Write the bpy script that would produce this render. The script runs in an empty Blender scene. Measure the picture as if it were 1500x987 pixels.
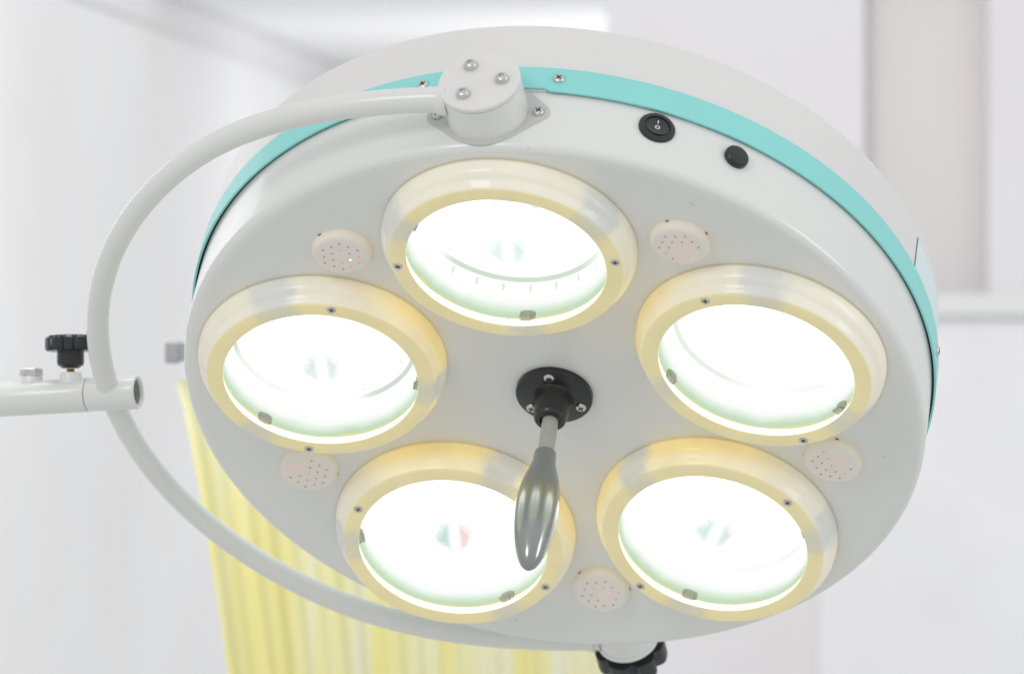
import bpy, bmesh, math, random
from mathutils import Vector, Matrix
random.seed(7)
PI = math.pi
scene = bpy.context.scene
COL = scene.collection

# ------------------------------------------------------------------ helpers
def lin(r, g, b):
    f = lambda c: (c/255/12.92) if c <= 10 else (((c/255)+.055)/1.055)**2.4
    return (f(r), f(g), f(b), 1)

def mat(name):
    m = bpy.data.materials.new(name); m.use_nodes = True
    nt = m.node_tree
    return m, nt, nt.nodes['Principled BSDF']

def N(nt, typ, **kw):
    n = nt.nodes.new(typ)
    for k, v in kw.items(): setattr(n, k, v)
    return n

def ramp(nt, src, stops, interp='LINEAR'):
    r = N(nt, 'ShaderNodeValToRGB'); r.color_ramp.interpolation = interp
    el = r.color_ramp.elements
    while len(el) > 1: el.remove(el[-1])
    for i, (p, c) in enumerate(stops):
        if i == 0: e = el[0]; e.position = p
        else: e = el.new(p)
        e.color = c if len(c) == 4 else (*c, 1)
    nt.links.new(src, r.inputs[0]); return r.outputs[0]

def math_(nt, op, a, b=None, c=None, clamp=False):
    n = N(nt, 'ShaderNodeMath', operation=op, use_clamp=clamp)
    for i, v in enumerate((a, b, c)):
        if v is None: continue
        if isinstance(v, (int, float)): n.inputs[i].default_value = v
        else: nt.links.new(v, n.inputs[i])
    return n.outputs[0]

def mrange(nt, v, a, b, c=0., d=1., smooth=True):
    n = N(nt, 'ShaderNodeMapRange', interpolation_type='SMOOTHSTEP' if smooth else 'LINEAR')
    nt.links.new(v, n.inputs[0])
    for i, x in enumerate((a, b, c, d)): n.inputs[i+1].default_value = x
    return n.outputs[0]

def mix(nt, fac, a, b):
    n = N(nt, 'ShaderNodeMix', data_type='RGBA')
    if isinstance(fac, (int, float)): n.inputs[0].default_value = fac
    else: nt.links.new(fac, n.inputs[0])
    for i, v in ((6, a), (7, b)):
        if isinstance(v, tuple): n.inputs[i].default_value = v if len(v) == 4 else (*v, 1)
        else: nt.links.new(v, n.inputs[i])
    return n.outputs[2]

def objxyz(nt):
    t = N(nt, 'ShaderNodeTexCoord'); s = N(nt, 'ShaderNodeSeparateXYZ')
    nt.links.new(t.outputs['Object'], s.inputs[0])
    return t.outputs['Object'], s.outputs

def noise(nt, vec, scale, detail=3, rough=.5):
    n = N(nt, 'ShaderNodeTexNoise'); n.inputs['Scale'].default_value = scale
    n.inputs['Detail'].default_value = detail; n.inputs['Roughness'].default_value = rough
    nt.links.new(vec, n.inputs['Vector']); return n.outputs['Fac']

def bump(nt, p, h, strength, dist=.001):
    b = N(nt, 'ShaderNodeBump'); b.inputs['Strength'].default_value = strength
    b.inputs['Distance'].default_value = dist
    nt.links.new(h, b.inputs['Height']); nt.links.new(b.outputs[0], p.inputs['Normal'])

def setp(p, **kw):
    for k, v in kw.items(): p.inputs[k.replace('_', ' ')].default_value = v

def paint(name, c, rough=.3, coat=.25, var=.04, spec=.5):
    """enamel paint with faint mottling, roughness variation and orange peel"""
    m, nt, p = mat(name); vec, _ = objxyz(nt)
    n1 = noise(nt, vec, 9, 4)
    lo = tuple(x*(1-var) for x in c[:3]); hi = tuple(min(1, x*(1+var)) for x in c[:3])
    nt.links.new(ramp(nt, n1, [(.3, lo), (.7, hi)]), p.inputs['Base Color'])
    n2 = noise(nt, vec, 6, 2)
    nt.links.new(mrange(nt, n2, .3, .7, rough*.95, rough*1.06), p.inputs['Roughness'])
    setp(p, Coat_Weight=coat, Coat_Roughness=.12)
    p.inputs['Specular IOR Level'].default_value = spec
    return m

def metal(name, c, rough=.3):
    m, nt, p = mat(name); vec, _ = objxyz(nt)
    n1 = noise(nt, vec, 60, 2)
    nt.links.new(ramp(nt, n1, [(.3, tuple(x*.85 for x in c[:3])), (.7, c)]), p.inputs['Base Color'])
    nt.links.new(mrange(nt, n1, .3, .7, rough*.8, rough*1.3), p.inputs['Roughness'])
    setp(p, Metallic=1.); return m

# ------------------------------------------------------------------ mesh helpers
class MB:
    """collects shapes into one bmesh; each shape can carry a material slot"""
    def __init__(s): s.bm = bmesh.new(); s.slot = 0
    def faces(s, vs, fs):
        V = [s.bm.verts.new(v) for v in vs]
        for f in fs:
            try:
                F = s.bm.faces.new([V[i] for i in f]); F.material_index = s.slot
            except ValueError: pass
    def lathe(s, prof, seg=64, M=None, closed=False):
        M = M or Matrix()
        vs, fs, rows = [], [], []
        for r, z in prof:
            if abs(r) < 1e-9:
                rows.append([len(vs)]); vs.append(M @ Vector((0, 0, z)))
            else:
                rows.append(list(range(len(vs), len(vs)+seg)))
                for k in range(seg):
                    a = 2*PI*k/seg; vs.append(M @ Vector((r*math.cos(a), r*math.sin(a), z)))
        n = len(rows)
        for i in range(n if closed else n-1):
            A, B = rows[i], rows[(i+1) % n]
            for k in range(seg):
                k2 = (k+1) % seg
                if len(A) == 1 and len(B) == 1: continue
                if len(A) == 1: fs.append((A[0], B[k], B[k2]))
                elif len(B) == 1: fs.append((A[k], B[0], A[k2]))
                else: fs.append((A[k], B[k], B[k2], A[k2]))
        s.faces(vs, fs)
    def tube(s, pts, rad, seg=24, cap=True):
        rad = rad if isinstance(rad, (list, tuple)) else [rad]*len(pts)
        pts = [Vector(p) for p in pts]; vs, fs = [], []
        up = None
        for i, p in enumerate(pts):
            t = (pts[min(i+1, len(pts)-1)]-pts[max(i-1, 0)]).normalized()
            if up is None:
                up = t.orthogonal().normalized()
            up = (up - t*up.dot(t)).normalized(); sd = t.cross(up)
            for k in range(seg):
                a = 2*PI*k/seg
                vs.append(p+(up*math.cos(a)+sd*math.sin(a))*rad[i])
        for i in range(len(pts)-1):
            for k in range(seg):
                k2 = (k+1) % seg
                fs.append((i*seg+k, i*seg+k2, (i+1)*seg+k2, (i+1)*seg+k))
        if cap:
            fs.append(tuple(range(seg))[::-1]); fs.append(tuple(range((len(pts)-1)*seg, len(pts)*seg)))
        s.faces(vs, fs)
    def prism(s, outline, z0, z1, M=None, bev=0.):
        """2-D outline extruded z0..z1 with a small edge bevel at z1"""
        M = M or Matrix(); n = len(outline)
        cx = sum(p[0] for p in outline)/n; cy = sum(p[1] for p in outline)/n
        def ring(z, sh):
            o = []
            for x, y in outline:
                d = math.hypot(x-cx, y-cy) or 1
                k = (d-sh)/d; o.append(M @ Vector((cx+(x-cx)*k, cy+(y-cy)*k, z)))
            return o
        rs = [ring(z0, 0), ring(z1-bev, 0)]
        if bev: rs.append(ring(z1, bev))
        vs = [v for r in rs for v in r]; fs = [tuple(range(n))[::-1]]
        for i in range(len(rs)-1):
            for k in range(n):
                k2 = (k+1) % n; fs.append((i*n+k, i*n+k2, (i+1)*n+k2, (i+1)*n+k))
        fs.append(tuple(range((len(rs)-1)*n, len(rs)*n)))
        s.faces(vs, fs)
    def box(s, lo, hi, M=None):
        x0, y0, z0 = lo; x1, y1, z1 = hi
        s.prism([(x0, y0), (x1, y0), (x1, y1), (x0, y1)], z0, z1, M)
    def build(s, name, mats, parent=None, M=None, sharp=35, smooth=True):
        bm = s.bm
        bmesh.ops.remove_doubles(bm, verts=bm.verts, dist=1e-6)
        bmesh.ops.recalc_face_normals(bm, faces=bm.faces)
        for f in bm.faces: f.smooth = smooth
        for e in bm.edges:
            if len(e.link_faces) == 2 and e.calc_face_angle(0) > math.radians(sharp): e.smooth = False
        me = bpy.data.meshes.new(name); bm.to_mesh(me); bm.free()
        for m in (mats if isinstance(mats, (list, tuple)) else [mats]): me.materials.append(m)
        o = bpy.data.objects.new(name, me); COL.objects.link(o)
        if parent: o.parent = parent
        if M is not None: o.matrix_local = M
        return o

def arc(cx, cz, r, a0, a1, n):
    return [(cx+r*math.cos(math.radians(a0+(a1-a0)*i/n)), cz+r*math.sin(math.radians(a0+(a1-a0)*i/n))) for i in range(n+1)]

def basis(o, x, y, z):
    M = Matrix.Identity(4)
    for i, c in enumerate((x, y, z)): M.col[i].xyz = c
    M.col[3].xyz = o; return M

def put(o, M, parent):
    o.parent = parent; o.matrix_local = M; return o

# ------------------------------------------------------------------ camera
CAMZ = 1.75                                   # lens height above the floor
def cam2w(p): return Vector((p[0], -p[2], p[1]+CAMZ))
def dir2w(p): return Vector((p[0], -p[2], p[1]))
cd = bpy.data.cameras.new('camera'); cam = bpy.data.objects.new('camera', cd); COL.objects.link(cam)
cam.location = (0, 0, CAMZ); cam.rotation_euler = (PI/2, 0, 0)
cd.sensor_width = 36; cd.lens = 7304.67/1500*36; cd.clip_start = .1; cd.clip_end = 100
cd.dof.use_dof = True; cd.dof.focus_distance = 3.80; cd.dof.aperture_fstop = 7.1
scene.camera = cam

# ------------------------------------------------------------------ materials
WHITE = paint('white_enamel', (.795, .803, .785, 1), .24, .5, .012)
SHELL = paint('white_shell_enamel', (.79, .78, .77, 1), .38, .15, .012)
TUBE = paint('white_tube_enamel', (.78, .785, .765, 1), .28, .35, .02)
def specks(m):
    nt = m.node_tree; p = nt.nodes['Principled BSDF']; vec, _ = objxyz(nt)
    src = p.inputs['Base Color'].links[0].from_socket
    f = mrange(nt, noise(nt, vec, 95, 2), .75, .775, 0, .5)
    nt.links.new(mix(nt, f, src, (.62, .58, .50, 1)), p.inputs['Base Color'])
specks(WHITE)
TEAL = paint('teal_band_paint', (.285, .745, .715, 1), .42, .1, .02)
BLACK = paint('black_plastic', (.018, .02, .023, 1), .28, .1, .1)
BLACK2 = paint('black_satin_plastic', (.022, .026, .03, 1), .42, 0, .1)
STEEL = metal('zinc_screw', (.72, .72, .70, 1), .28)
PLATE = paint('grey_plate_metal', (.60, .60, .59, 1), .35, .1, .03)
BRASS = metal('brass_stem', (.62, .52, .30, 1), .3)
DARK = paint('dark_recess', (.02, .02, .02, 1), .6, 0, .1)
GRIP = paint('grey_grip_lacquer', (.33, .355, .345, 1), .22, .4, .03)
GRIP.node_tree.nodes['Principled BSDF'].inputs['Metallic'].default_value = .85
ROD = paint('grey_rod_plastic', (.42, .43, .415, 1), .4, .1, .03)
CLIPM = paint('clip_metal', (.25, .255, .21, 1), .45, 0, .1)
BORE = paint('bore_grey', (.36, .38, .35, 1), .7, 0, .15)
MARKW = paint('white_print', (.8, .8, .8, 1), .5, 0, .02)

def bezel_mat():
    m, nt, p = mat('cream_translucent_plastic'); vec, x = objxyz(nt)
    r = math_(nt, 'SQRT', math_(nt, 'ADD', math_(nt, 'MULTIPLY', x[0], x[0]), math_(nt, 'MULTIPLY', x[1], x[1])))
    ang = math_(nt, 'ARCTAN2', x[1], x[0])
    # brackets behind the plastic at 60, 180, 300 degrees shade it grey
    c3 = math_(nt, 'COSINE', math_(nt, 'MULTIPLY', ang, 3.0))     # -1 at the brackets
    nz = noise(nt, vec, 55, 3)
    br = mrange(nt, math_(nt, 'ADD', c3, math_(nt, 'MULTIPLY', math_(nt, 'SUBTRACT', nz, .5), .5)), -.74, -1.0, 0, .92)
    side = mrange(nt, r, .0880, .0893)                            # 0 on the face ring, 1 on the flank
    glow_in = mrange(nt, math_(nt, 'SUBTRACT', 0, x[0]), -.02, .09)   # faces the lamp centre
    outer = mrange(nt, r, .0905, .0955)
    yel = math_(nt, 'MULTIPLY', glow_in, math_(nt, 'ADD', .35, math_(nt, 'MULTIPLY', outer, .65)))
    flank = mix(nt, yel, (.88, .85, .74, 1), (.94, .77, .36, 1))  # lamp glow painted as yellow into the flank's base colour
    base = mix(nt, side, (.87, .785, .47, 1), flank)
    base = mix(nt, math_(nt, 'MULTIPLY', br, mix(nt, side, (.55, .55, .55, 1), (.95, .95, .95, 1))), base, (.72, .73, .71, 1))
    warm = mix(nt, glow_in, (.57, .49, .34, 1), (1.0, .80, .36, 1))  # lamp glow through the plastic, put in as emission
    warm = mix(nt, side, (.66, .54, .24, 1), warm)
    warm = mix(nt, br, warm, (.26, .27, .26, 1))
    contact_shade = mrange(nt, x[2], -.0200, -.0226)                       # contact shade against the shell, painted brown into the base colour
    base2 = mix(nt, math_(nt, 'MULTIPLY', contact_shade, .75), base, (.42, .33, .15, 1)); nt.links.new(base2, p.inputs['Base Color'])
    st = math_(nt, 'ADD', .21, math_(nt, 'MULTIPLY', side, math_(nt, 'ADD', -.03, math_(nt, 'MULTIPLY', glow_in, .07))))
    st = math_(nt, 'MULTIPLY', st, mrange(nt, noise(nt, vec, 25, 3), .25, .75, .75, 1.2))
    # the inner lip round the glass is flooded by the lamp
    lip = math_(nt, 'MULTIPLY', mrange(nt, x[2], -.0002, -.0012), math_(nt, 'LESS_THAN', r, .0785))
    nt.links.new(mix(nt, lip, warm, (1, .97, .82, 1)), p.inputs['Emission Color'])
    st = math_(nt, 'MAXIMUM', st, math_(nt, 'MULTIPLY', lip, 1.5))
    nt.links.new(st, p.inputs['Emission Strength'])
    setp(p, Roughness=.4, Coat_Weight=.4, Coat_Roughness=.04, Specular_IOR_Level=.25)
    return m
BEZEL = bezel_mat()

def reflector_mat(name, tint, k, tick, warm):
    """lit inside of a lamp: white-hot bowl, pale rim line, greenish wall behind the glass edge"""
    m, nt, p = mat(name); vec, x = objxyz(nt)
    zr = math_(nt, 'SUBTRACT', 0, x[2])                            # depth behind the front plane
    ang = math_(nt, 'ARCTAN2', x[1], x[0])
    nz = noise(nt, vec, 22, 4)
    zz = math_(nt, 'ADD', zr, math_(nt, 'MULTIPLY', math_(nt, 'SUBTRACT', nz, .5), .010))
    G, Y = lin(194, 218, 188), lin(226, 220, 170)  # green light from the glass edge, painted onto the wall by depth
    mp = mrange(nt, zz, 0, .10, 0, 1, False)
    col = ramp(nt, mp, [(.082, Y), (.092, lin(206, 216, 178)), (.11, G), (.138, lin(206, 226, 203)), (.175, lin(232, 244, 231)), (.215, (1., 1., 1., 1)), (.40, (1.15, 1.15, 1.13, 1)), (.46, (1.2, 1.2, 1.18, 1)), (.56, (2.4, 2.4, 2.3, 1))])
    # the rim of the bowl, brighter and fainter round its length
    soft = noise(nt, vec, 11, 2)
    rimf = math_(nt, 'MULTIPLY', mrange(nt, zr, .0392, .0402), mrange(nt, zr, .0428, .0418))
    rimf = math_(nt, 'MULTIPLY', rimf, mrange(nt, soft, .36, .58))
    if tint: col = mix(nt, rimf, col, lin(*tint))
    # faint streaks and warm reflections in the bowl near its rim
    st2 = noise(nt, vec, 60, 4, .65)
    haze = math_(nt, 'MULTIPLY', mrange(nt, st2, .50, .68), math_(nt, 'MULTIPLY', mrange(nt, zr, .043, .045), mrange(nt, zr, .0600, .050)))
    col = mix(nt, math_(nt, 'MULTIPLY', haze, warm), col, mix(nt, soft, (.97, .86, .80, 1), (.86, .96, .92, 1)))
    r = math_(nt, 'SQRT', math_(nt, 'ADD', math_(nt, 'MULTIPLY', x[0], x[0]), math_(nt, 'MULTIPLY', x[1], x[1])))
    if tick:      # small slots under the rim, socket ring at the back of the bowl
        fac = math_(nt, 'COSINE', math_(nt, 'MULTIPLY', ang, 22.))
        slot = math_(nt, 'MULTIPLY', mrange(nt, fac, .93, .98), math_(nt, 'MULTIPLY', mrange(nt, zr, .031, .033), mrange(nt, zr, .039, .037)))
        col = mix(nt, math_(nt, 'MULTIPLY', slot, mrange(nt, soft, .35, .6)), col, (.80, .82, .78, 1))
        ringf = math_(nt, 'MULTIPLY', mrange(nt, r, .020, .017), mrange(nt, st2, .30, .62, 1, .3))
        col = mix(nt, ringf, col, (.74, .88, .84, 1))
    e = N(nt, 'ShaderNodeEmission'); e.inputs['Strength'].default_value = k
    nt.links.new(col, e.inputs['Color'])
    nt.links.new(e.outputs[0], nt.nodes['Material Output'].inputs['Surface'])
    return m

def lens_mat():
    m, nt, p = mat('lamp_glass')
    t = N(nt, 'ShaderNodeBsdfTransparent'); t.inputs[0].default_value = (.985, 1, .985, 1)
    g = N(nt, 'ShaderNodeBsdfGlossy'); g.inputs['Roughness'].default_value = .05
    fr = N(nt, 'ShaderNodeLayerWeight')
    fac = math_(nt, 'ADD', .015, math_(nt, 'MULTIPLY', math_(nt, 'POWER', fr.outputs['Facing'], 4.), .10))
    mx = N(nt, 'ShaderNodeMixShader')
    nt.links.new(fac, mx.inputs[0]); nt.links.new(t.outputs[0], mx.inputs[1]); nt.links.new(g.outputs[0], mx.inputs[2])
    nt.links.new(mx.outputs[0], nt.nodes['Material Output'].inputs['Surface'])
    return m
LENS = lens_mat()

def bulb_mat(name, ca, cb):
    m, nt, p = mat(name); vec, x = objxyz(nt)
    r = math_(nt, 'SQRT', math_(nt, 'ADD', math_(nt, 'MULTIPLY', x[0], x[0]), math_(nt, 'MULTIPLY', x[1], x[1])))
    nz = noise(nt, vec, 110, 5, .65)
    rr = math_(nt, 'ADD', r, math_(nt, 'MULTIPLY', math_(nt, 'SUBTRACT', nz, .5), .018))
    c = mix(nt, mrange(nt, x[0], -.002, .002), ca, cb)
    gap = mrange(nt, math_(nt, 'ABSOLUTE', x[0]), .0075, .0005, 0, .85)
    f = math_(nt, 'MAXIMUM', mrange(nt, rr, .0085, .0205), gap)
    col = mix(nt, f, c, (1.25, 1.25, 1.25, 1))
    e = N(nt, 'ShaderNodeEmission'); nt.links.new(col, e.inputs['Color'])
    nt.links.new(e.outputs[0], nt.nodes['Material Output'].inputs['Surface'])
    return m

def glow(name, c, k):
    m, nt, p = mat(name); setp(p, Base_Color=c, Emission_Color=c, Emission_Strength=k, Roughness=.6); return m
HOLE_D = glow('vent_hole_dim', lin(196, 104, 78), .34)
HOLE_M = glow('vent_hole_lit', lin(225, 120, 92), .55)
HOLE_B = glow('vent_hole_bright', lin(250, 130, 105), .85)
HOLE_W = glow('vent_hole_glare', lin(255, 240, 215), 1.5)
CAPM = None
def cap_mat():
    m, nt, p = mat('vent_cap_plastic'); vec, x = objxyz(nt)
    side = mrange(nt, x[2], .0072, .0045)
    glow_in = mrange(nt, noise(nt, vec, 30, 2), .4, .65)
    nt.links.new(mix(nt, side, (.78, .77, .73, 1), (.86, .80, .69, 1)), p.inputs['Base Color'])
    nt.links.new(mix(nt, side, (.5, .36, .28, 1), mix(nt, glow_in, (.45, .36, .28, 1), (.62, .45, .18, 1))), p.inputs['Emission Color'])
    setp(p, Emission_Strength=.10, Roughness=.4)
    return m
CAPM = cap_mat()
RUST = paint('reddish_residue', lin(150, 90, 80), .7, 0, .2)

# ------------------------------------------------------------------ surgical lamp : frame of the disc (x, y in the face, z = face normal)
u = dir2w((.99014203, -.10412274, .09368682)); v = dir2w((0, .66887145, .74337809)); n = dir2w((-.140067, -.73604989, .66227773))
root = bpy.data.objects.new('surgical_lamp', None); COL.objects.link(root)
root.matrix_world = basis(cam2w((.03297623, -.04503064, -3.88428218)), u, v, n)
root.empty_display_size = .1
root['label'] = 'white round five-bulb surgical lamp with teal band, cream lens rings, curved yoke and grey handle'
root['category'] = 'surgical lamp'

dish = lambda r: r*r/(2*2.07)-.0024
# lower housing: dished face, rounded rim, cylindrical wall
mb = MB()
prof = [(0, dish(0))]+[(r, dish(r)) for r in [.02*i for i in range(1, 14)]]
prof += [(.272, dish(.272)), (.279, dish(.279)), (.2822, dish(.2822)-.0001)]+arc(.2842, .0100, .0064, 92, 0, 14)+[(.2907, -.010), (.2907, -.030), (.2906, -.052)]
prof += [(.286, -.052), (.286, 0.)]
mb.lathe(prof, 192)
housing = mb.build('housing', WHITE, root, sharp=40)
PHI = 100.7203642494783; TAU = math.radians(4.986); RL = .18025931; HL = .03072867
def ring_frame(k):
    a = math.radians(PHI+72*k)
    e = Vector((math.cos(a), math.sin(a), 0)); z = Vector((0, 0, 1))
    nn = z*math.cos(TAU)-e*math.sin(TAU); ee = e*math.cos(TAU)+z*math.sin(TAU)
    return basis(e*RL+z*HL, ee, nn.cross(ee), nn)
def cut_holes(o):
    mb = MB()
    for k in range(5): mb.lathe([(0, -.045), (.0785, -.045), (.0785, .02), (0, .02)], 96, ring_frame(k))
    c = mb.build('cutter', WHITE, root)
    b = o.modifiers.new('cut', 'BOOLEAN'); b.operation = 'DIFFERENCE'; b.object = c; b.solver = 'EXACT'
    dg = bpy.context.evaluated_depsgraph_get(); dg.update()
    me = bpy.data.meshes.new_from_object(o.evaluated_get(dg)); o.modifiers.clear(); o.data = me
    bpy.data.objects.remove(c)
cut_holes(housing)

# rear shell
mb = MB()
prof = [(.2880, -.0500), (.2904, -.0500), (.2904, -.108)]+arc(.2842, -.109, .0062, 0, -85, 10)+[(.27, -.1168), (.2, -.124), (.1, -.131), (.03, -.134), (0, -.134)]
mb.lathe(prof, 192)
shell = mb.build('rear_shell', SHELL, root, sharp=40)
shell['label'] = 'white rear shell behind the teal band'

def patch(mb, R0, R1, a0, a1, h0, h1, nseg=24, cut=None):
    """curved plate on the cylinder: angle a0..a1 (deg), height h0..h1, radius R0..R1"""
    vs, fs = [], []
    for i in range(nseg+1):
        a = math.radians(a0+(a1-a0)*i/nseg)
        hh0, hh1 = (h0, h1) if cut is None else cut(math.degrees(a))
        for R, h in ((R0, hh0), (R1, hh0), (R1, hh1), (R0, hh1)):
            vs.append((R*math.cos(a), R*math.sin(a), h))
    for i in range(nseg):
        for k in range(4):
            k2 = (k+1) % 4; fs.append((4*i+k, 4*i+k2, 4*i+4+k2, 4*i+4+k))
    fs.append((0, 3, 2, 1)); fs.append(tuple(4*nseg+k for k in range(4)))
    mb.faces(vs, fs)

# teal trim band, stepped where it passes the pivot
def band_cut(a):
    a = a % 360
    d = abs(a-101.3)
    t = min(1, max(0, (9.3-d)/.9))
    return (-.0640, -.0400-.0024*t)
mb = MB(); patch(mb, .2924, .2940, 100, 460, -.064, -.04, 720, band_cut)
band = mb.build('trim_band', TEAL, root, sharp=40)
mb = MB(); mb.lathe([(.2907, -.0430), (.2926, -.0430), (.2926, -.062), (.2907, -.062)], 192); mb.build('band_gap_shade', DARK, band)  # dark ring added to paint the shade in the gap behind the band
mb = MB(); patch(mb, .2909, .2921, 92.6, 110, -.0425, -.0412, 30)
lip = mb.build('band_lip', SHELL, band)

# sticker on the rear shell
STK = paint('sticker_white', lin(226, 240, 242), .35, .2, .01); STKL = paint('sticker_border', lin(120, 140, 150), .5, 0, .05)
mb = MB(); mb.slot = 1; patch(mb, .2905, .2909, 3, 22.7, -.1015, -.0665, 24); mb.slot = 0
patch(mb, .2905, .29105, 3.15, 22.5, -.1010, -.0670, 24)
stk = mb.build('sticker', [STK, STKL], shell)
stk['label'] = 'pale rectangular sticker with thin dark border on the rear shell'

# ---------------- screws (built once, then copied)
def screw_mesh(name, R, H, dome=True, seg=28, washer=0.):
    mb = MB(); mb.slot = 0
    if washer: mb.lathe([(0, 0), (washer, 0), (washer, .0006), (washer*.96, .0009), (R, .0009), (0, .0009)], seg)
    z = .0009 if washer else 0
    if dome: prof = [(0, z-.001), (R, z-.001), (R, z+H*.25), (R*.93, z+H*.6), (R*.75, z+H*.87), (R*.5, z+H*.97), (0, z+H)]
    else: prof = [(0, -.002), (R, -.002), (R, .0001), (R*.93, H), (0, H)]
    mb.lathe(prof, seg)
    mb.slot = 1
    w, l = R*.13, R*.55
    zt = (z+H if dome else H)
    for ang in (0, PI/2):
        mb.box((-l, -w, zt-.0009), (l, w, zt+.00012), Matrix.Rotation(ang+.4, 4, 'Z'))
    me = mb.build(name, [STEEL, DARK]); d = me.data
    COL.objects.unlink(me); bpy.data.objects.remove(me)
    return d
SCR_FLAT = screw_mesh('flat_screw', .0036, .0004, False)
SCR_PAN = screw_mesh('pan_screw', .0043, .0022)
def socket_mesh():
    mb = MB()
    mb.lathe([(0, 0), (.0056, 0), (.0056, .0005), (.0053, .0008), (.0048, .0008), (.0048, .0022), (.0043, .0033), (.0032, .0040), (.0021, .0042), (.0019, .0030), (0, .0030)], 28)
    me = mb.build('s', [STEEL]); d = me.data; d.name = 'socket_screw'
    COL.objects.unlink(me); bpy.data.objects.remove(me); return d
SCR_SOCK = socket_mesh()
def screw(mesh, parent, M):
    o = bpy.data.objects.new('screw', mesh); COL.objects.link(o); return put(o, M, parent)
def radial(a, h, R, spin=0):
    """frame on the cylinder: z outward, y along the axis (towards rear), x tangential"""
    A = math.radians(a); e = Vector((math.cos(A), math.sin(A), 0)); t = Vector((math.sin(A), -math.cos(A), 0)); y = Vector((0, 0, -1))
    return basis(e*R+Vector((0, 0, h)), t, y, e) @ Matrix.Rotation(spin, 4, 'Z')

for a, h in ((91.1, -.0532), (111.5, -.0527), (7.3, -.0535), (-46, -.053), (196, -.053), (250, -.053)):
    screw(SCR_PAN, band, radial(a, h, .2939, random.random()))

# ---------------- five lens rings
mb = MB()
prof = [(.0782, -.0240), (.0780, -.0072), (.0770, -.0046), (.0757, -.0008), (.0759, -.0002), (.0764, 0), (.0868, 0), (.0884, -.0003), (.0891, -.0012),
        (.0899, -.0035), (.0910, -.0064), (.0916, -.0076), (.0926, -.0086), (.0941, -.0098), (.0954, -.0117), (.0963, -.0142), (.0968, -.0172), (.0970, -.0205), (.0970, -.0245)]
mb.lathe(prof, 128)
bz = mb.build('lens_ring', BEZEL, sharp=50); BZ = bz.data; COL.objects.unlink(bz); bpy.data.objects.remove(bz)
mb = MB(); mb.lathe([(0, -.0050), (.0768, -.0050), (.0776, -.0080), (0, -.0080)], 96)
o = mb.build('lens', LENS); LENSM = o.data; COL.objects.unlink(o); bpy.data.objects.remove(o)
def reflector_mesh(m):
    mb = MB()
    mb.lathe([(.0778, -.0082), (.0765, -.022), (.0735, -.036), (.0722, -.0400), (.0700, -.0408), (.0694, -.0425), (.066, -.0465), (.058, -.0510), (.045, -.0555), (.030, -.0585), (.014, -.0600), (0, -.0605)], 96)
    return mb
def tiny_clip():
    mb = MB()
    n_ = 14
    out = [(-.0062, -.003)]+[(.0062*math.cos(a), .0005+.0030*math.sin(a)) for a in [PI-PI*i/n_ for i in range(n_+1)]]+[(.0062, -.003)]
    mb.prism(out, -.003, .003, None, .0008)
    mb.box((-.0050, -.0010, .0024), (.0030, .0050, .0040))
    o = mb.build('clip', CLIPM); d = o.data; COL.objects.unlink(o); bpy.data.objects.remove(o); return d
CLIP = tiny_clip()
tints = [(216, 224, 214), (214, 222, 214), None, (250, 252, 248), (238, 242, 236)]
bulbs = [((.84, .93, .92, 1), (.82, .91, .92, 1)), ((.80, .86, .85, 1), (.82, .86, .86, 1)), ((.60, .76, .74, 1), (.93, .72, .76, 1)), ((.72, .86, .86, 1), (.78, .84, .86, 1)), ((1.2, 1.2, 1.2, 1), (1.2, 1.2, 1.2, 1))]
rlab = ['topmost cream lens ring, facing the hinge of the yoke', 'left cream lens ring', 'lower left cream lens ring behind the handle', 'lower right cream lens ring', 'right cream lens ring']
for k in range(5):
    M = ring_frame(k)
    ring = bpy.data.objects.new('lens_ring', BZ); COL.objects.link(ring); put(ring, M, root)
    ring['label'] = rlab[k]
    o = bpy.data.objects.new('lens', LENSM); COL.objects.link(o); put(o, Matrix(), ring)
    reflector_mesh(None).build('reflector', reflector_mat('lit_reflector_%d' % k, tints[k], 1.0, k == 0, (.9, .9, .25, .15, .6)[k]), ring, sharp=60)
    # bulb with its two-part shield, stands just behind the glass
    mb = MB(); mb.lathe([(0, .0), (.0235, .0), (.0245, -.0008), (.0235, -.0016), (0, -.0020)], 48)
    # image-horizontal direction of the disc expressed in ring coordinates
    hz = M.to_3x3().inverted() @ Vector((1, .08 if k != 3 else -.28, 0)); an = math.atan2(hz.y, hz.x)
    mb.build('bulb', bulb_mat('lit_bulb_%d' % k, *bulbs[k]), ring, Matrix.Translation((0, 0, -.0125)) @ Matrix.Rotation(an, 4, 'Z'))
    for q in (60, 180, 300):
        A = math.radians(q); ce = Vector((math.cos(A), math.sin(A), 0)); ct = Vector((-math.sin(A), math.cos(A), 0))
        o = bpy.data.objects.new('clip', CLIP); COL.objects.link(o)
        put(o, basis(ce*.0772+Vector((0, 0, -.0110)), ct, -ce, ct.cross(-ce)), ring)
    for q in (90, 270):
        A = math.radians(q+random.uniform(-.8, .8))
        screw(SCR_FLAT, ring, Matrix.Translation((.0835*math.cos(A), .0835*math.sin(A), .0001)) @ Matrix.Rotation(random.random()*3, 4, 'Z'))

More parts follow.
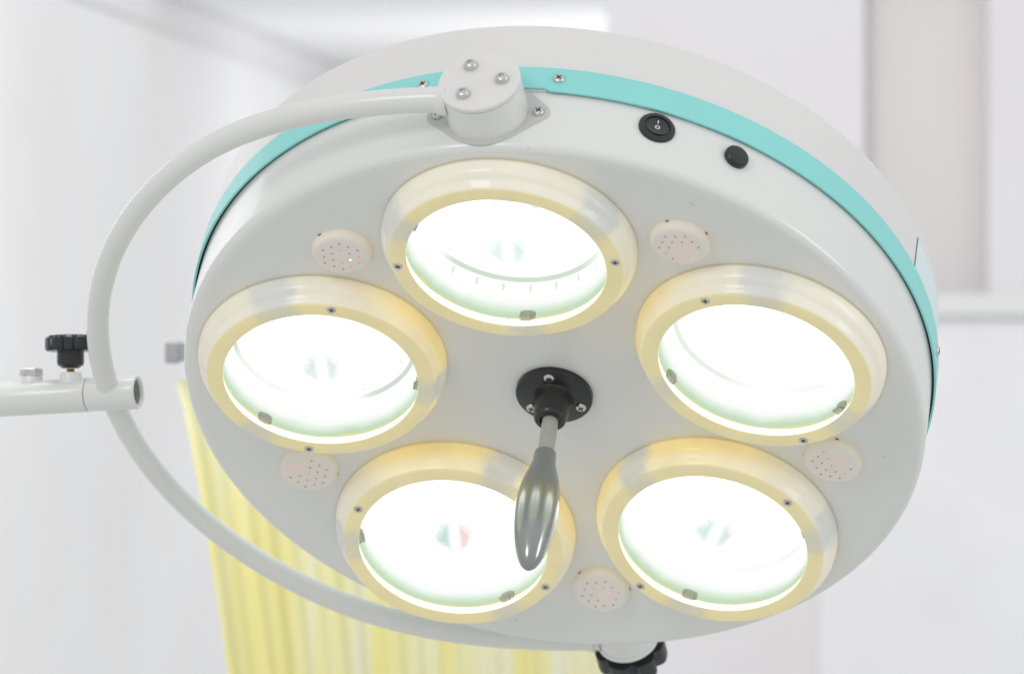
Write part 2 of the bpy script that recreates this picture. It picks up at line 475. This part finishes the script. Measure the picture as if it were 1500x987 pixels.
# ---------------- five perforated caps
def surf(r, a, lift=0.):
    """frame on the dished face at radius r, angle a: z along the surface normal"""
    A = math.radians(a); e = Vector((math.cos(A), math.sin(A), 0)); z = Vector((0, 0, 1))
    s = math.atan(r/2.07); nn = z*math.cos(s)-e*math.sin(s); ee = e*math.cos(s)+z*math.sin(s)
    return basis(e*r+z*(dish(r)+lift), ee, nn.cross(ee), nn)
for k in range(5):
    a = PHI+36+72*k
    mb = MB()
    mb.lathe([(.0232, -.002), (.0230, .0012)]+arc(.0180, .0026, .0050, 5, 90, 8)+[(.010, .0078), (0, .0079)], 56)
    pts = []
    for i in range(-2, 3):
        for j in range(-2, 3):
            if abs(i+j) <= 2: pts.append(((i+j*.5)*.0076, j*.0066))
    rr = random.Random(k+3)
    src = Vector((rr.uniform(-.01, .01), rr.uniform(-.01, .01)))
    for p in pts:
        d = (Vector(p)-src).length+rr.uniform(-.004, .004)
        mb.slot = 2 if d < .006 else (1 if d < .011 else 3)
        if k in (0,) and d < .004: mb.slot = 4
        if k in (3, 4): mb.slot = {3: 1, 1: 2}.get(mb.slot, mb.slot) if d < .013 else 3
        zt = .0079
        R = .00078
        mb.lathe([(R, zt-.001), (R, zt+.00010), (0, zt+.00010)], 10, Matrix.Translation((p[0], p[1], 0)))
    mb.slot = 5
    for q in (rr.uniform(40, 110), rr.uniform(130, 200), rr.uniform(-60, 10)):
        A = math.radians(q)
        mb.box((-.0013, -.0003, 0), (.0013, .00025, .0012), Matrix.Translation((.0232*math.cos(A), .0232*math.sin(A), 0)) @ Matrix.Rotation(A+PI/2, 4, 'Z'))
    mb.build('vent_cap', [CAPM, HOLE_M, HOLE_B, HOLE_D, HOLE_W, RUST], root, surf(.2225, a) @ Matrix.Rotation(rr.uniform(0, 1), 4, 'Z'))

# ---------------- centre handle
mb = MB()
mb.lathe([(0, -.004), (.0300, -.004), (.0303, .0005), (.0300, .0022), (.0290, .0028), (.0175, .0030), (.0162, .0034), (.0155, .0045), (.0148, .010), (.0130, .0235), (.0124, .0262), (.0112, .0275), (.0078, .0278), (.0075, .024), (0, .024)], 64)
for i in range(3):
    pass
mount = mb.build('handle_mount', BLACK, root, sharp=40)
for q in (100, 220, 340):
    A = math.radians(q)
    screw(SCR_PAN, mount, Matrix.Translation((.0228*math.cos(A), .0228*math.sin(A), .0027)) @ Matrix.Rotation(random.random(), 4, 'Z'))
mb = MB()
gp = [(0, .0600), (.0078, .0600), (.0086, .0608), (.0088, .0640), (.0090, .0690), (.0097, .0730), (.0115, .0800), (.0140, .0890), (.0160, .0990), (.0170, .1090), (.0172, .1170), (.0168, .1260),
      (.0157, .1370), (.0139, .1480), (.0117, .1580), (.0090, .1665), (.0062, .1722), (.0034, .1752), (0, .1762)]
mb.lathe(gp, 48)
handle = mb.build('handle', GRIP, root, Matrix.Rotation(math.radians(1.2), 4, 'Y'))
mb = MB(); mb.lathe([(0, .022), (.0064, .022), (.0064, .0605), (0, .0605)], 32); mb.build('rod', ROD, handle)

# ---------------- rocker switch and push button on the wall
M = radial(75.8, -.0243, .2907)
mb = MB()
mb.lathe([(.0140, -.004), (.0140, .0010), (.0134, .0019), (.0104, .0030), (.0098, .0030), (.0095, .0020), (.0095, -.001), (0, -.001)], 56)
sw = mb.build('power_switch', BLACK2, root, M)
mb = MB()
# tilted rocker: bowed disc
seg = 40; rows = 8
vs, fs = [], []
for i in range(rows+1):
    r = .0091*i/rows
    for k in range(seg):
        A = 2*PI*k/seg; x, y = r*math.cos(A), r*math.sin(A)
        vs.append((x, y, .0021+.0010*y/.0091*-1+9.0*y*y))
for i in range(rows):
    for k in range(seg):
        k2 = (k+1) % seg; fs.append((i*seg+k, i*seg+k2, (i+1)*seg+k2, (i+1)*seg+k))
base = rows*seg
for k in range(seg):
    vs.append((vs[base+k][0], vs[base+k][1], -.0008))
for k in range(seg):
    k2 = (k+1) % seg; fs.append((base+k, base+k2, base+seg+k2, base+seg+k))
mb.faces(vs, fs)
mb.slot = 1
mb.box((-.00035, .0030, .0012), (.00035, .0062, .00212))
mb.lathe([(.00125, .0023), (.00125, .00245), (.0020, .00245), (.0020, .0023)], 28, Matrix.Translation((0, -.0016, .0002)) @ Matrix.Rotation(-.13, 4, 'X'), closed=True)
mb.build('rocker', [BLACK, MARKW], sw)
mb = MB(); mb.lathe([(.0094, -.003), (.0096, .0022), (.0093, .0036), (.0084, .0045), (.005, .0050), (0, .0051)], 44)
mb.build('push_button', BLACK, root, radial(63.3, -.0233, .2907))

# ---------------- pivots and yoke
AP = 100.8; HP = -.020
def hull_outline(rc, re, d, nn_=20):
    """outline of a round plate with two ears"""
    th = math.acos((rc-re)/d); o = []
    for s, c0, r, a0, a1 in ((1, (0, 0), rc, th, PI-th), (-1, (-d, 0), re, PI-th, PI+th), (1, (0, 0), rc, PI+th, 2*PI-th), (1, (d, 0), re, -th, th)):
        for i in range(nn_+1):
            A = a0+(a1-a0)*i/nn_; o.append((c0[0]+r*math.cos(A), c0[1]+r*math.sin(A)))
    return o
def pivot(a):
    M = radial(a, HP, 0)
    if a > 180: return M
    mb = MB(); out = hull_outline(.0345, .0085, .0385)
    nn_ = len(out)
    def P(x, y, R):
        A = x/.2915; return Vector((R*math.sin(A), y, R*math.cos(A)))
    V = [P(x, y, .2900) for x, y in out]+[P(x, y, .2918) for x, y in out]+[P(x*.2, y*.2, .2918) for x, y in out]
    F = [(i, (i+1) % nn_, nn_+(i+1) % nn_, nn_+i) for i in range(nn_)]+[(nn_+i, nn_+(i+1) % nn_, 2*nn_+(i+1) % nn_, 2*nn_+i) for i in range(nn_)]
    mb.faces(V, F)
    plate = mb.build('hinge_plate', PLATE, root, M)
    for s in (-1, 1):
        A = s*.0385/.2915
        screw(SCR_PAN, plate, Matrix.Rotation(A, 4, 'Y') @ Matrix.Translation((0, 0, .2917)) @ Matrix.Rotation(random.random(), 4, 'Z'))
    return M
M = pivot(AP)
mb = MB(); mb.lathe([(0, .2885), (.0305, .2885), (.0305, .3183), (.0302, .3187), (.0292, .3188), (.0292, .3197), (0, .3197)], 72)
hinge = mb.build('hinge', TUBE, root, M)
mb = MB(); mb.lathe([(0, .3196), (.0301, .3196), (.0307, .3200), (.0308, .3226), (.0302, .3233), (.0290, .3236), (0, .3236)], 72)
cap = mb.build('hinge_cap', SHELL, hinge)
for q in (119, 0, 236):
    A = math.radians(q)
    screw(SCR_SOCK, hinge, Matrix.Translation((.0175*math.cos(A), .0175*math.sin(A), .3236)) @ Matrix.Rotation(random.random()*2, 4, 'Z'))
M2 = pivot(AP+180)
mb = MB(); mb.lathe([(0, .2885), (.0252, .2885), (.0252, .3180), (.0247, .3185), (.0247, .3193), (.0256, .3196), (.0260, .3205), (.0260, .3235), (.0255, .324), (0, .324)], 64)
hinge2 = mb.build('hinge', TUBE, root, M2)

def knob_outline(R, lobes, depth, n_=144):
    o = []
    for i in range(n_):
        A = 2*PI*i/n_; c = .5+.5*math.cos(A*lobes)
        o.append((R-depth*(c**4), A))
    return [(r*math.cos(A), r*math.sin(A)) for r, A in o]
mb = MB()
mb.lathe([(0, .3242), (.0215, .3242), (.0235, .327), (.0235, .330), (0, .330)], 48)
ko = knob_outline(.0295, 7, .0048)
mb.prism([(x*.93, y*.93) for x, y in ko], .3275, .3300)
mb.prism(ko, .3290, .350, None, .003)
mb.build('lock_knob', BLACK2, hinge2, sharp=40)

# yoke path in the plane of the pivot axis (e) and the face tangent (w)
A = math.radians(AP); eE = Vector((math.cos(A), math.sin(A), 0)); eW = Vector((-math.sin(A), math.cos(A), 0)); Z0 = Vector((0, 0, -.0115))
X0 = .040
pts, rads = [], []
def yoke_d(t):   # t 0..180
    s = min(t, 180-t); k = min(1, s/38); k = k*k*(3-2*k)
    return .3135+.0115*k
for i in range(4): pts.append(eE*.3135+eW*(X0*(.5+.5*i/4)) + Z0)
n_ = 96
for i in range(n_+1):
    t = 180*i/n_; d = yoke_d(t)
    pts.append(eE*(d*math.cos(math.radians(t)))+eW*(X0+d*math.sin(math.radians(t)))+Z0)
for i in range(1, 5): pts.append(-eE*.3135+eW*(X0*(1-.5*i/4))+Z0)
for i in range(len(pts)):
    s = abs(i/(len(pts)-1)-.5)*2; rads.append(.0089+.0009*s**2)
mb = MB(); mb.tube(pts, rads, 32)
yoke = mb.build('yoke', TUBE, root)
# weld collars where the tube meets the pivots
for sgn in (1, -1):
    c = eE*(.3125*sgn)+eW*.0285+Z0; d_ = eW
    mb = MB(); mb.tube([c-d_*.004, c, c+d_*.003, c+d_*.006], [.0120, .0116, .0106, .0096], 28)
    mb.build('weld', TUBE, yoke)

# hub + arm along the yoke's middle
aw = (eW-eE*.048).normalized(); sd = Vector((0, 0, 1)).cross(aw).normalized()
hub_c = eW*(X0+.3245)+Z0
Mh = basis(hub_c, sd, aw.cross(sd), aw)          # z outward along the arm
mb = MB()
mb.lathe([(0, -.012), (.0100, -.012), (.0102, -.0222), (.0108, -.0232), (.0126, -.0235), (.0133, -.0228), (.0136, -.0215), (.0136, .0180), (.0133, .0186), (0, .0186)], 56)
mb.slot = 1; mb.lathe([(0, -.0118), (.00995, -.0118), (.01, -.021), (.0097, -.021)], 40)
hub = mb.build('yoke_hub', [TUBE, BORE], root, Mh)
# saddle weld round the yoke
mb = MB()
mb.lathe([(0, .0184), (.0128, .0184), (.0128, .0194), (0, .0194)], 48); mb.build('seam_washer', DARK, hub)
mb = MB()
mb.lathe([(0, .0192), (.0134, .0192), (.0137, .0198), (.0138, .10), (.0138, .45), (0, .45)], 56)
arm = mb.build('arm', TUBE, root, Mh)
# upward direction at the arm (world up, made square to the arm)
Rw = root.matrix_world.to_3x3()
upl = (Rw.inverted() @ Vector((0, .07, 1))); upl = (upl-aw*upl.dot(aw)*.35).normalized()
def on_arm(s): ax = (aw-upl*aw.dot(upl)).normalized(); return basis(hub_c+aw*s-upl*.0055, ax, upl.cross(ax), upl)
# axis positions along the arm
S1, S2 = .0340, .0675
mb = MB(); mb.lathe([(0, .010), (.0100, .010), (.0096, .0150), (.0092, .0175), (.0090, .0232), (.0086, .0240), (0, .0240)], 40)
mb.build('boss', TUBE, arm, Mh.inverted() @ on_arm(S1))
mb = MB(); mb.lathe([(0, .010), (.0102, .010), (.0096, .0150), (.0092, .0175), (.0090, .0222), (.0086, .0228), (0, .0228)], 40)
mb.build('boss', TUBE, arm, Mh.inverted() @ on_arm(S2))
mb = MB()
hexo = [(.0093*math.cos(PI/3*i+.2), .0093*math.sin(PI/3*i+.2)) for i in range(6)]
mb.prism(hexo, .0230, .0290, None, .0010)
mb.build('hex_bolt', STEEL, arm, Mh.inverted() @ on_arm(S2), smooth=False)
mb = MB()
mb.lathe([(0, .0275), (.0068, .0275), (.0105, .0300), (.0110, .0330), (.0108, .0440), (0, .0440)], 44)
ko = knob_outline(.0202, 12, .0020)
mb.prism([(x*.94, y*.94) for x, y in ko], .0412, .0428)
mb.prism(ko, .0424, .0535, None, .0022)
knob = mb.build('clamp_knob', BLACK, root, on_arm(S1), sharp=40)
mb = MB(); mb.lathe([(0, .0225), (.0034, .0225), (.0034, .0235), (.0031, .0240), (.0034, .0246), (.0031, .0252), (.0034, .0258), (.0031, .0264), (.0034, .027), (.0034, .030), (0, .030)], 24)
mb.build('stem', BRASS, knob)

# ------------------------------------------------------------------ background of the room
def at(px, py, Y):
    """point of the room seen at photo position px, py, at distance Y in front of the lens"""
    return Vector(((px-750)/7304.67*Y, Y, CAMZ-(py-493.5)/7304.67*Y))
def struct(o): o['kind'] = 'structure'; return o

def plaster(name, c, scale=1.6, var=.03):
    m, nt, p = mat(name); vec, x = objxyz(nt)
    n1 = noise(nt, vec, scale, 4)
    nt.links.new(ramp(nt, n1, [(.3, tuple(k*(1-var) for k in c[:3])), (.7, tuple(min(1, k*(1+var)) for k in c[:3]))]), p.inputs['Base Color'])
    src = p.inputs['Base Color'].links[0].from_socket
    hue = mix(nt, noise(nt, vec, scale*1.4+1, 2), (1.0, .965, .975, 1), (.965, .985, 1.0, 1))
    mm = N(nt, 'ShaderNodeMix', data_type='RGBA', blend_type='MULTIPLY'); mm.inputs[0].default_value = 1
    nt.links.new(src, mm.inputs[6]); nt.links.new(hue, mm.inputs[7]); nt.links.new(mm.outputs[2], p.inputs['Base Color'])
    setp(p, Roughness=.8); bump(nt, p, noise(nt, vec, 60, 3), .15, .003); return m
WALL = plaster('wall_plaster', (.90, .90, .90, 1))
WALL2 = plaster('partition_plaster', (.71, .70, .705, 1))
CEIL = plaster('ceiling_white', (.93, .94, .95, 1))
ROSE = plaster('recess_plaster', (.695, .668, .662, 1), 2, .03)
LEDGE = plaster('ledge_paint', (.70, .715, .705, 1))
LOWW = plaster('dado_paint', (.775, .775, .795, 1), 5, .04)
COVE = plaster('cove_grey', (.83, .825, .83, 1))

CE = .5
def wall_x(Y): return -.496+(Y-7.4)*.1
mb = MB()      # left wall runs back to the corner
y0, y1 = 4.6, 9.62
mb.faces([(wall_x(y0), y0, -0.2), (wall_x(y1), y1, -0.2), (wall_x(y1), y1, CAMZ+CE+.02), (wall_x(y0), y0, CAMZ+CE+.02),
          (wall_x(y0)-.1, y0, -0.2), (wall_x(y1)-.1, y1, -0.2), (wall_x(y1)-.1, y1, CAMZ+CE+.02), (wall_x(y0)-.1, y0, CAMZ+CE+.02)],
         [(0, 1, 2, 3), (4, 5, 6, 7), (0, 3, 7, 4), (1, 2, 6, 5)])
struct(mb.build('wall_left', WALL, smooth=False))
mb = MB()      # thin painted strip under the ceiling
y0 = 4.6
mb.faces([(wall_x(y0)+.004, y0, CAMZ+CE-.052), (wall_x(y1)+.004, y1, CAMZ+CE-.052), (wall_x(y1)+.004, y1, CAMZ+CE-.002), (wall_x(y0)+.004, y0, CAMZ+CE-.002)], [(0, 1, 2, 3)])
struct(mb.build('cornice', COVE, smooth=False))
mb = MB(); mb.box((-1.4, 7.15, CAMZ+CE), (1.6, 9.8, CAMZ+CE+.1)); struct(mb.build('ceiling', CEIL, smooth=False))
mb = MB(); mb.box((-.35, 9.6, -.2), (2.0, 9.7, CAMZ+CE-.001)); struct(mb.build('wall_back', WALL, smooth=False))

# partition on the right with a recess and a ledge
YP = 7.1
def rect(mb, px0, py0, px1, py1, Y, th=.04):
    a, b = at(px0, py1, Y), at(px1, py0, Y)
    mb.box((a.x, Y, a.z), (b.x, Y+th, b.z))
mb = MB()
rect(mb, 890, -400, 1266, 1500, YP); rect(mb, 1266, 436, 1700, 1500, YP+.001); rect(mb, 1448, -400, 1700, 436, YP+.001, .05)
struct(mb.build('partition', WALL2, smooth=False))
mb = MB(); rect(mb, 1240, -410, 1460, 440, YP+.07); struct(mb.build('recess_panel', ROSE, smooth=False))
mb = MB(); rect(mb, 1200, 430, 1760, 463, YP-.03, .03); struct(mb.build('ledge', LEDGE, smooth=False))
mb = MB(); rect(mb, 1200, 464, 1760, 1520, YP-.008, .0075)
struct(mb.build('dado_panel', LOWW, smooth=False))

# curtain on a rail
YC = 4.6
def curtain_mat():
    m, nt, p = mat('yellow_weave'); vec, x = objxyz(nt)
    mp = N(nt, 'ShaderNodeMapping'); mp.inputs['Scale'].default_value = (1, 1, .02)
    nt.links.new(vec, mp.inputs[0])
    n1 = noise(nt, mp.outputs[0], 26, 3)
    n2 = noise(nt, mp.outputs[0], 75, 2)
    st = math_(nt, 'ADD', math_(nt, 'MULTIPLY', n1, .65), math_(nt, 'MULTIPLY', n2, .35))
    # woven rows of little squares
    rows = math_(nt, 'SINE', math_(nt, 'MULTIPLY', x[2], 2*PI/.0066))
    sq = math_(nt, 'ADD', .5, math_(nt, 'MULTIPLY', math_(nt, 'MULTIPLY', rows, .5), mrange(nt, noise(nt, mp.outputs[0], 40, 1), .42, .6, .1, 1)))
    f = math_(nt, 'ADD', mrange(nt, st, .38, .62, .10, .82), math_(nt, 'MULTIPLY', math_(nt, 'SUBTRACT', sq, .5), .5), clamp=True)
    top = mrange(nt, x[2], CAMZ-.20, CAMZ-.03, 0, .5)
    f = math_(nt, 'SUBTRACT', f, top, clamp=True)
    right = mrange(nt, x[0], .0, .10, 0, .65)
    f = math_(nt, 'SUBTRACT', f, right, clamp=True)
    nt.links.new(mix(nt, f, lin(222, 222, 196), lin(226, 217, 132)), p.inputs['Base Color'])
    setp(p, Roughness=.9)
    tr = N(nt, 'ShaderNodeBsdfTranslucent'); nt.links.new(mix(nt, f, lin(222, 222, 196), lin(226, 217, 132)), tr.inputs[0])
    ms = N(nt, 'ShaderNodeMixShader'); ms.inputs[0].default_value = .35
    nt.links.new(p.outputs[0], ms.inputs[1]); nt.links.new(tr.outputs[0], ms.inputs[2])
    nt.links.new(ms.outputs[0], nt.nodes['Material Output'].inputs['Surface'])
    return m
cu = bpy.data.objects.new('curtain', None)
nx, nz = 420, 24; vs, fs = [], []
for j in range(nz+1):
    py = 556+(1500-556)*j/nz
    t = j/nz
    x0 = 256+(340-256)*min(1, t*2.0)**.8
    x1 = 905+10*t
    for i in range(nx+1):
        s = i/nx; px = x0+(x1-x0)*s
        q = px-750
        amp = .0016+.002*t
        d = amp*math.sin(s*44+2.3*math.sin(s*7)+1.1*math.sin(s*17)+.5*t)+.5*amp*math.sin(s*131+2*t)
        p = at(px, py, YC); vs.append((p.x, YC+d, p.z))
for j in range(nz):
    for i in range(nx):
        fs.append((j*(nx+1)+i, j*(nx+1)+i+1, (j+1)*(nx+1)+i+1, (j+1)*(nx+1)+i))
mb = MB(); mb.faces(vs, fs); cu = mb.build('curtain', curtain_mat(), sharp=180)
cu['label'] = 'yellow and cream woven curtain hanging in folds behind the lamp'; cu['category'] = 'curtain'
RAILM = metal('rail_grey', (.36, .37, .38, 1), .6)
rt = bpy.data.objects.new('curtain_rail', None); COL.objects.link(rt); rt.location = at(560, 515, YC)
rt['label'] = 'grey metal curtain rail above the yellow curtain, mostly hidden behind the lamp'; rt['category'] = 'curtain rail'
L = rt.location
mb = MB(); a, b = at(262, 529, YC), at(912, 502, YC)
mb.box((a.x-L.x, -.008, a.z-L.z), (b.x-L.x, .008, b.z-L.z)); mb.build('rail', RAILM, rt, smooth=False)
mb = MB(); a, b = at(243, 532, YC), at(262, 499, YC)
mb.prism([(a.x-L.x, -.013), (b.x-L.x, -.013), (b.x-L.x, .013), (a.x-L.x, .013)], a.z-L.z, b.z-L.z, None, .002); mb.build('end_cap', RAILM, rt, smooth=False)

# ------------------------------------------------------------------ light
w = bpy.data.worlds.new('World'); scene.world = w; w.use_nodes = True
nt = w.node_tree; bg = nt.nodes['Background']
tc = N(nt, 'ShaderNodeTexCoord'); sp = N(nt, 'ShaderNodeSeparateXYZ'); nt.links.new(tc.outputs['Generated'], sp.inputs[0])
col = ramp(nt, mrange(nt, sp.outputs[2], -1, 1, 0, 1, False), [(.0, (.70, .71, .69)), (.40, (.77, .78, .76)), (.58, (.82, .83, .85)), (1., (1.0, 1.0, 1.0))])
nt.links.new(col, bg.inputs['Color']); bg.inputs['Strength'].default_value = .825

def area(name, loc, target, size, power, color=(1, 1, 1), sy=None):
    l = bpy.data.lights.new(name, 'AREA'); l.energy = power; l.color = color; l.size = size
    if sy: l.shape = 'RECTANGLE'; l.size_y = sy
    o = bpy.data.objects.new(name, l); COL.objects.link(o); o.location = loc
    o.rotation_euler = (Vector(target)-Vector(loc)).to_track_quat('-Z', 'Y').to_euler(); return o
area('window_light', (-1.6, 1.2, 3.6), (0, 3.9, 1.75), 1.0, 18, (1, .99, .97))
area('side_window_light', (2.6, 3.0, 2.3), (.1, 3.9, 1.75), 0.6, 10, (.93, .97, 1), 1.3)
area('room_fill_light', (-.1, 4.2, 2.8), (-.1, 7.5, 1.75), 1.0, 33, (1, 1, 1))  # unseen fill added to brighten the background walls
area('ceiling_fill_light', (.30, 8.1, 1.80), (.22, 8.2, 2.25), .8, 1.9, (1, 1, 1))  # unseen fill added below the ceiling to whiten it
area('corner_fill_light', (.62, 7.9, 1.55), (-.4, 8.0, 1.62), .8, 2.2, (1, 1, 1))  # added fill hidden behind the partition, lifts the far left wall

# ------------------------------------------------------------------ render settings
scene.render.engine = 'CYCLES'
scene.view_settings.view_transform = 'Standard'; scene.view_settings.look = 'None'
scene.view_settings.exposure = 0; scene.view_settings.gamma = 1
scene.cycles.use_denoising = True
scene.cycles.max_bounces = 8; scene.cycles.transparent_max_bounces = 12
scene.cycles.caustics_reflective = False; scene.cycles.caustics_refractive = False
scene.cycles.sample_clamp_indirect = 6
scene.render.resolution_x = 1024; scene.render.resolution_y = 673
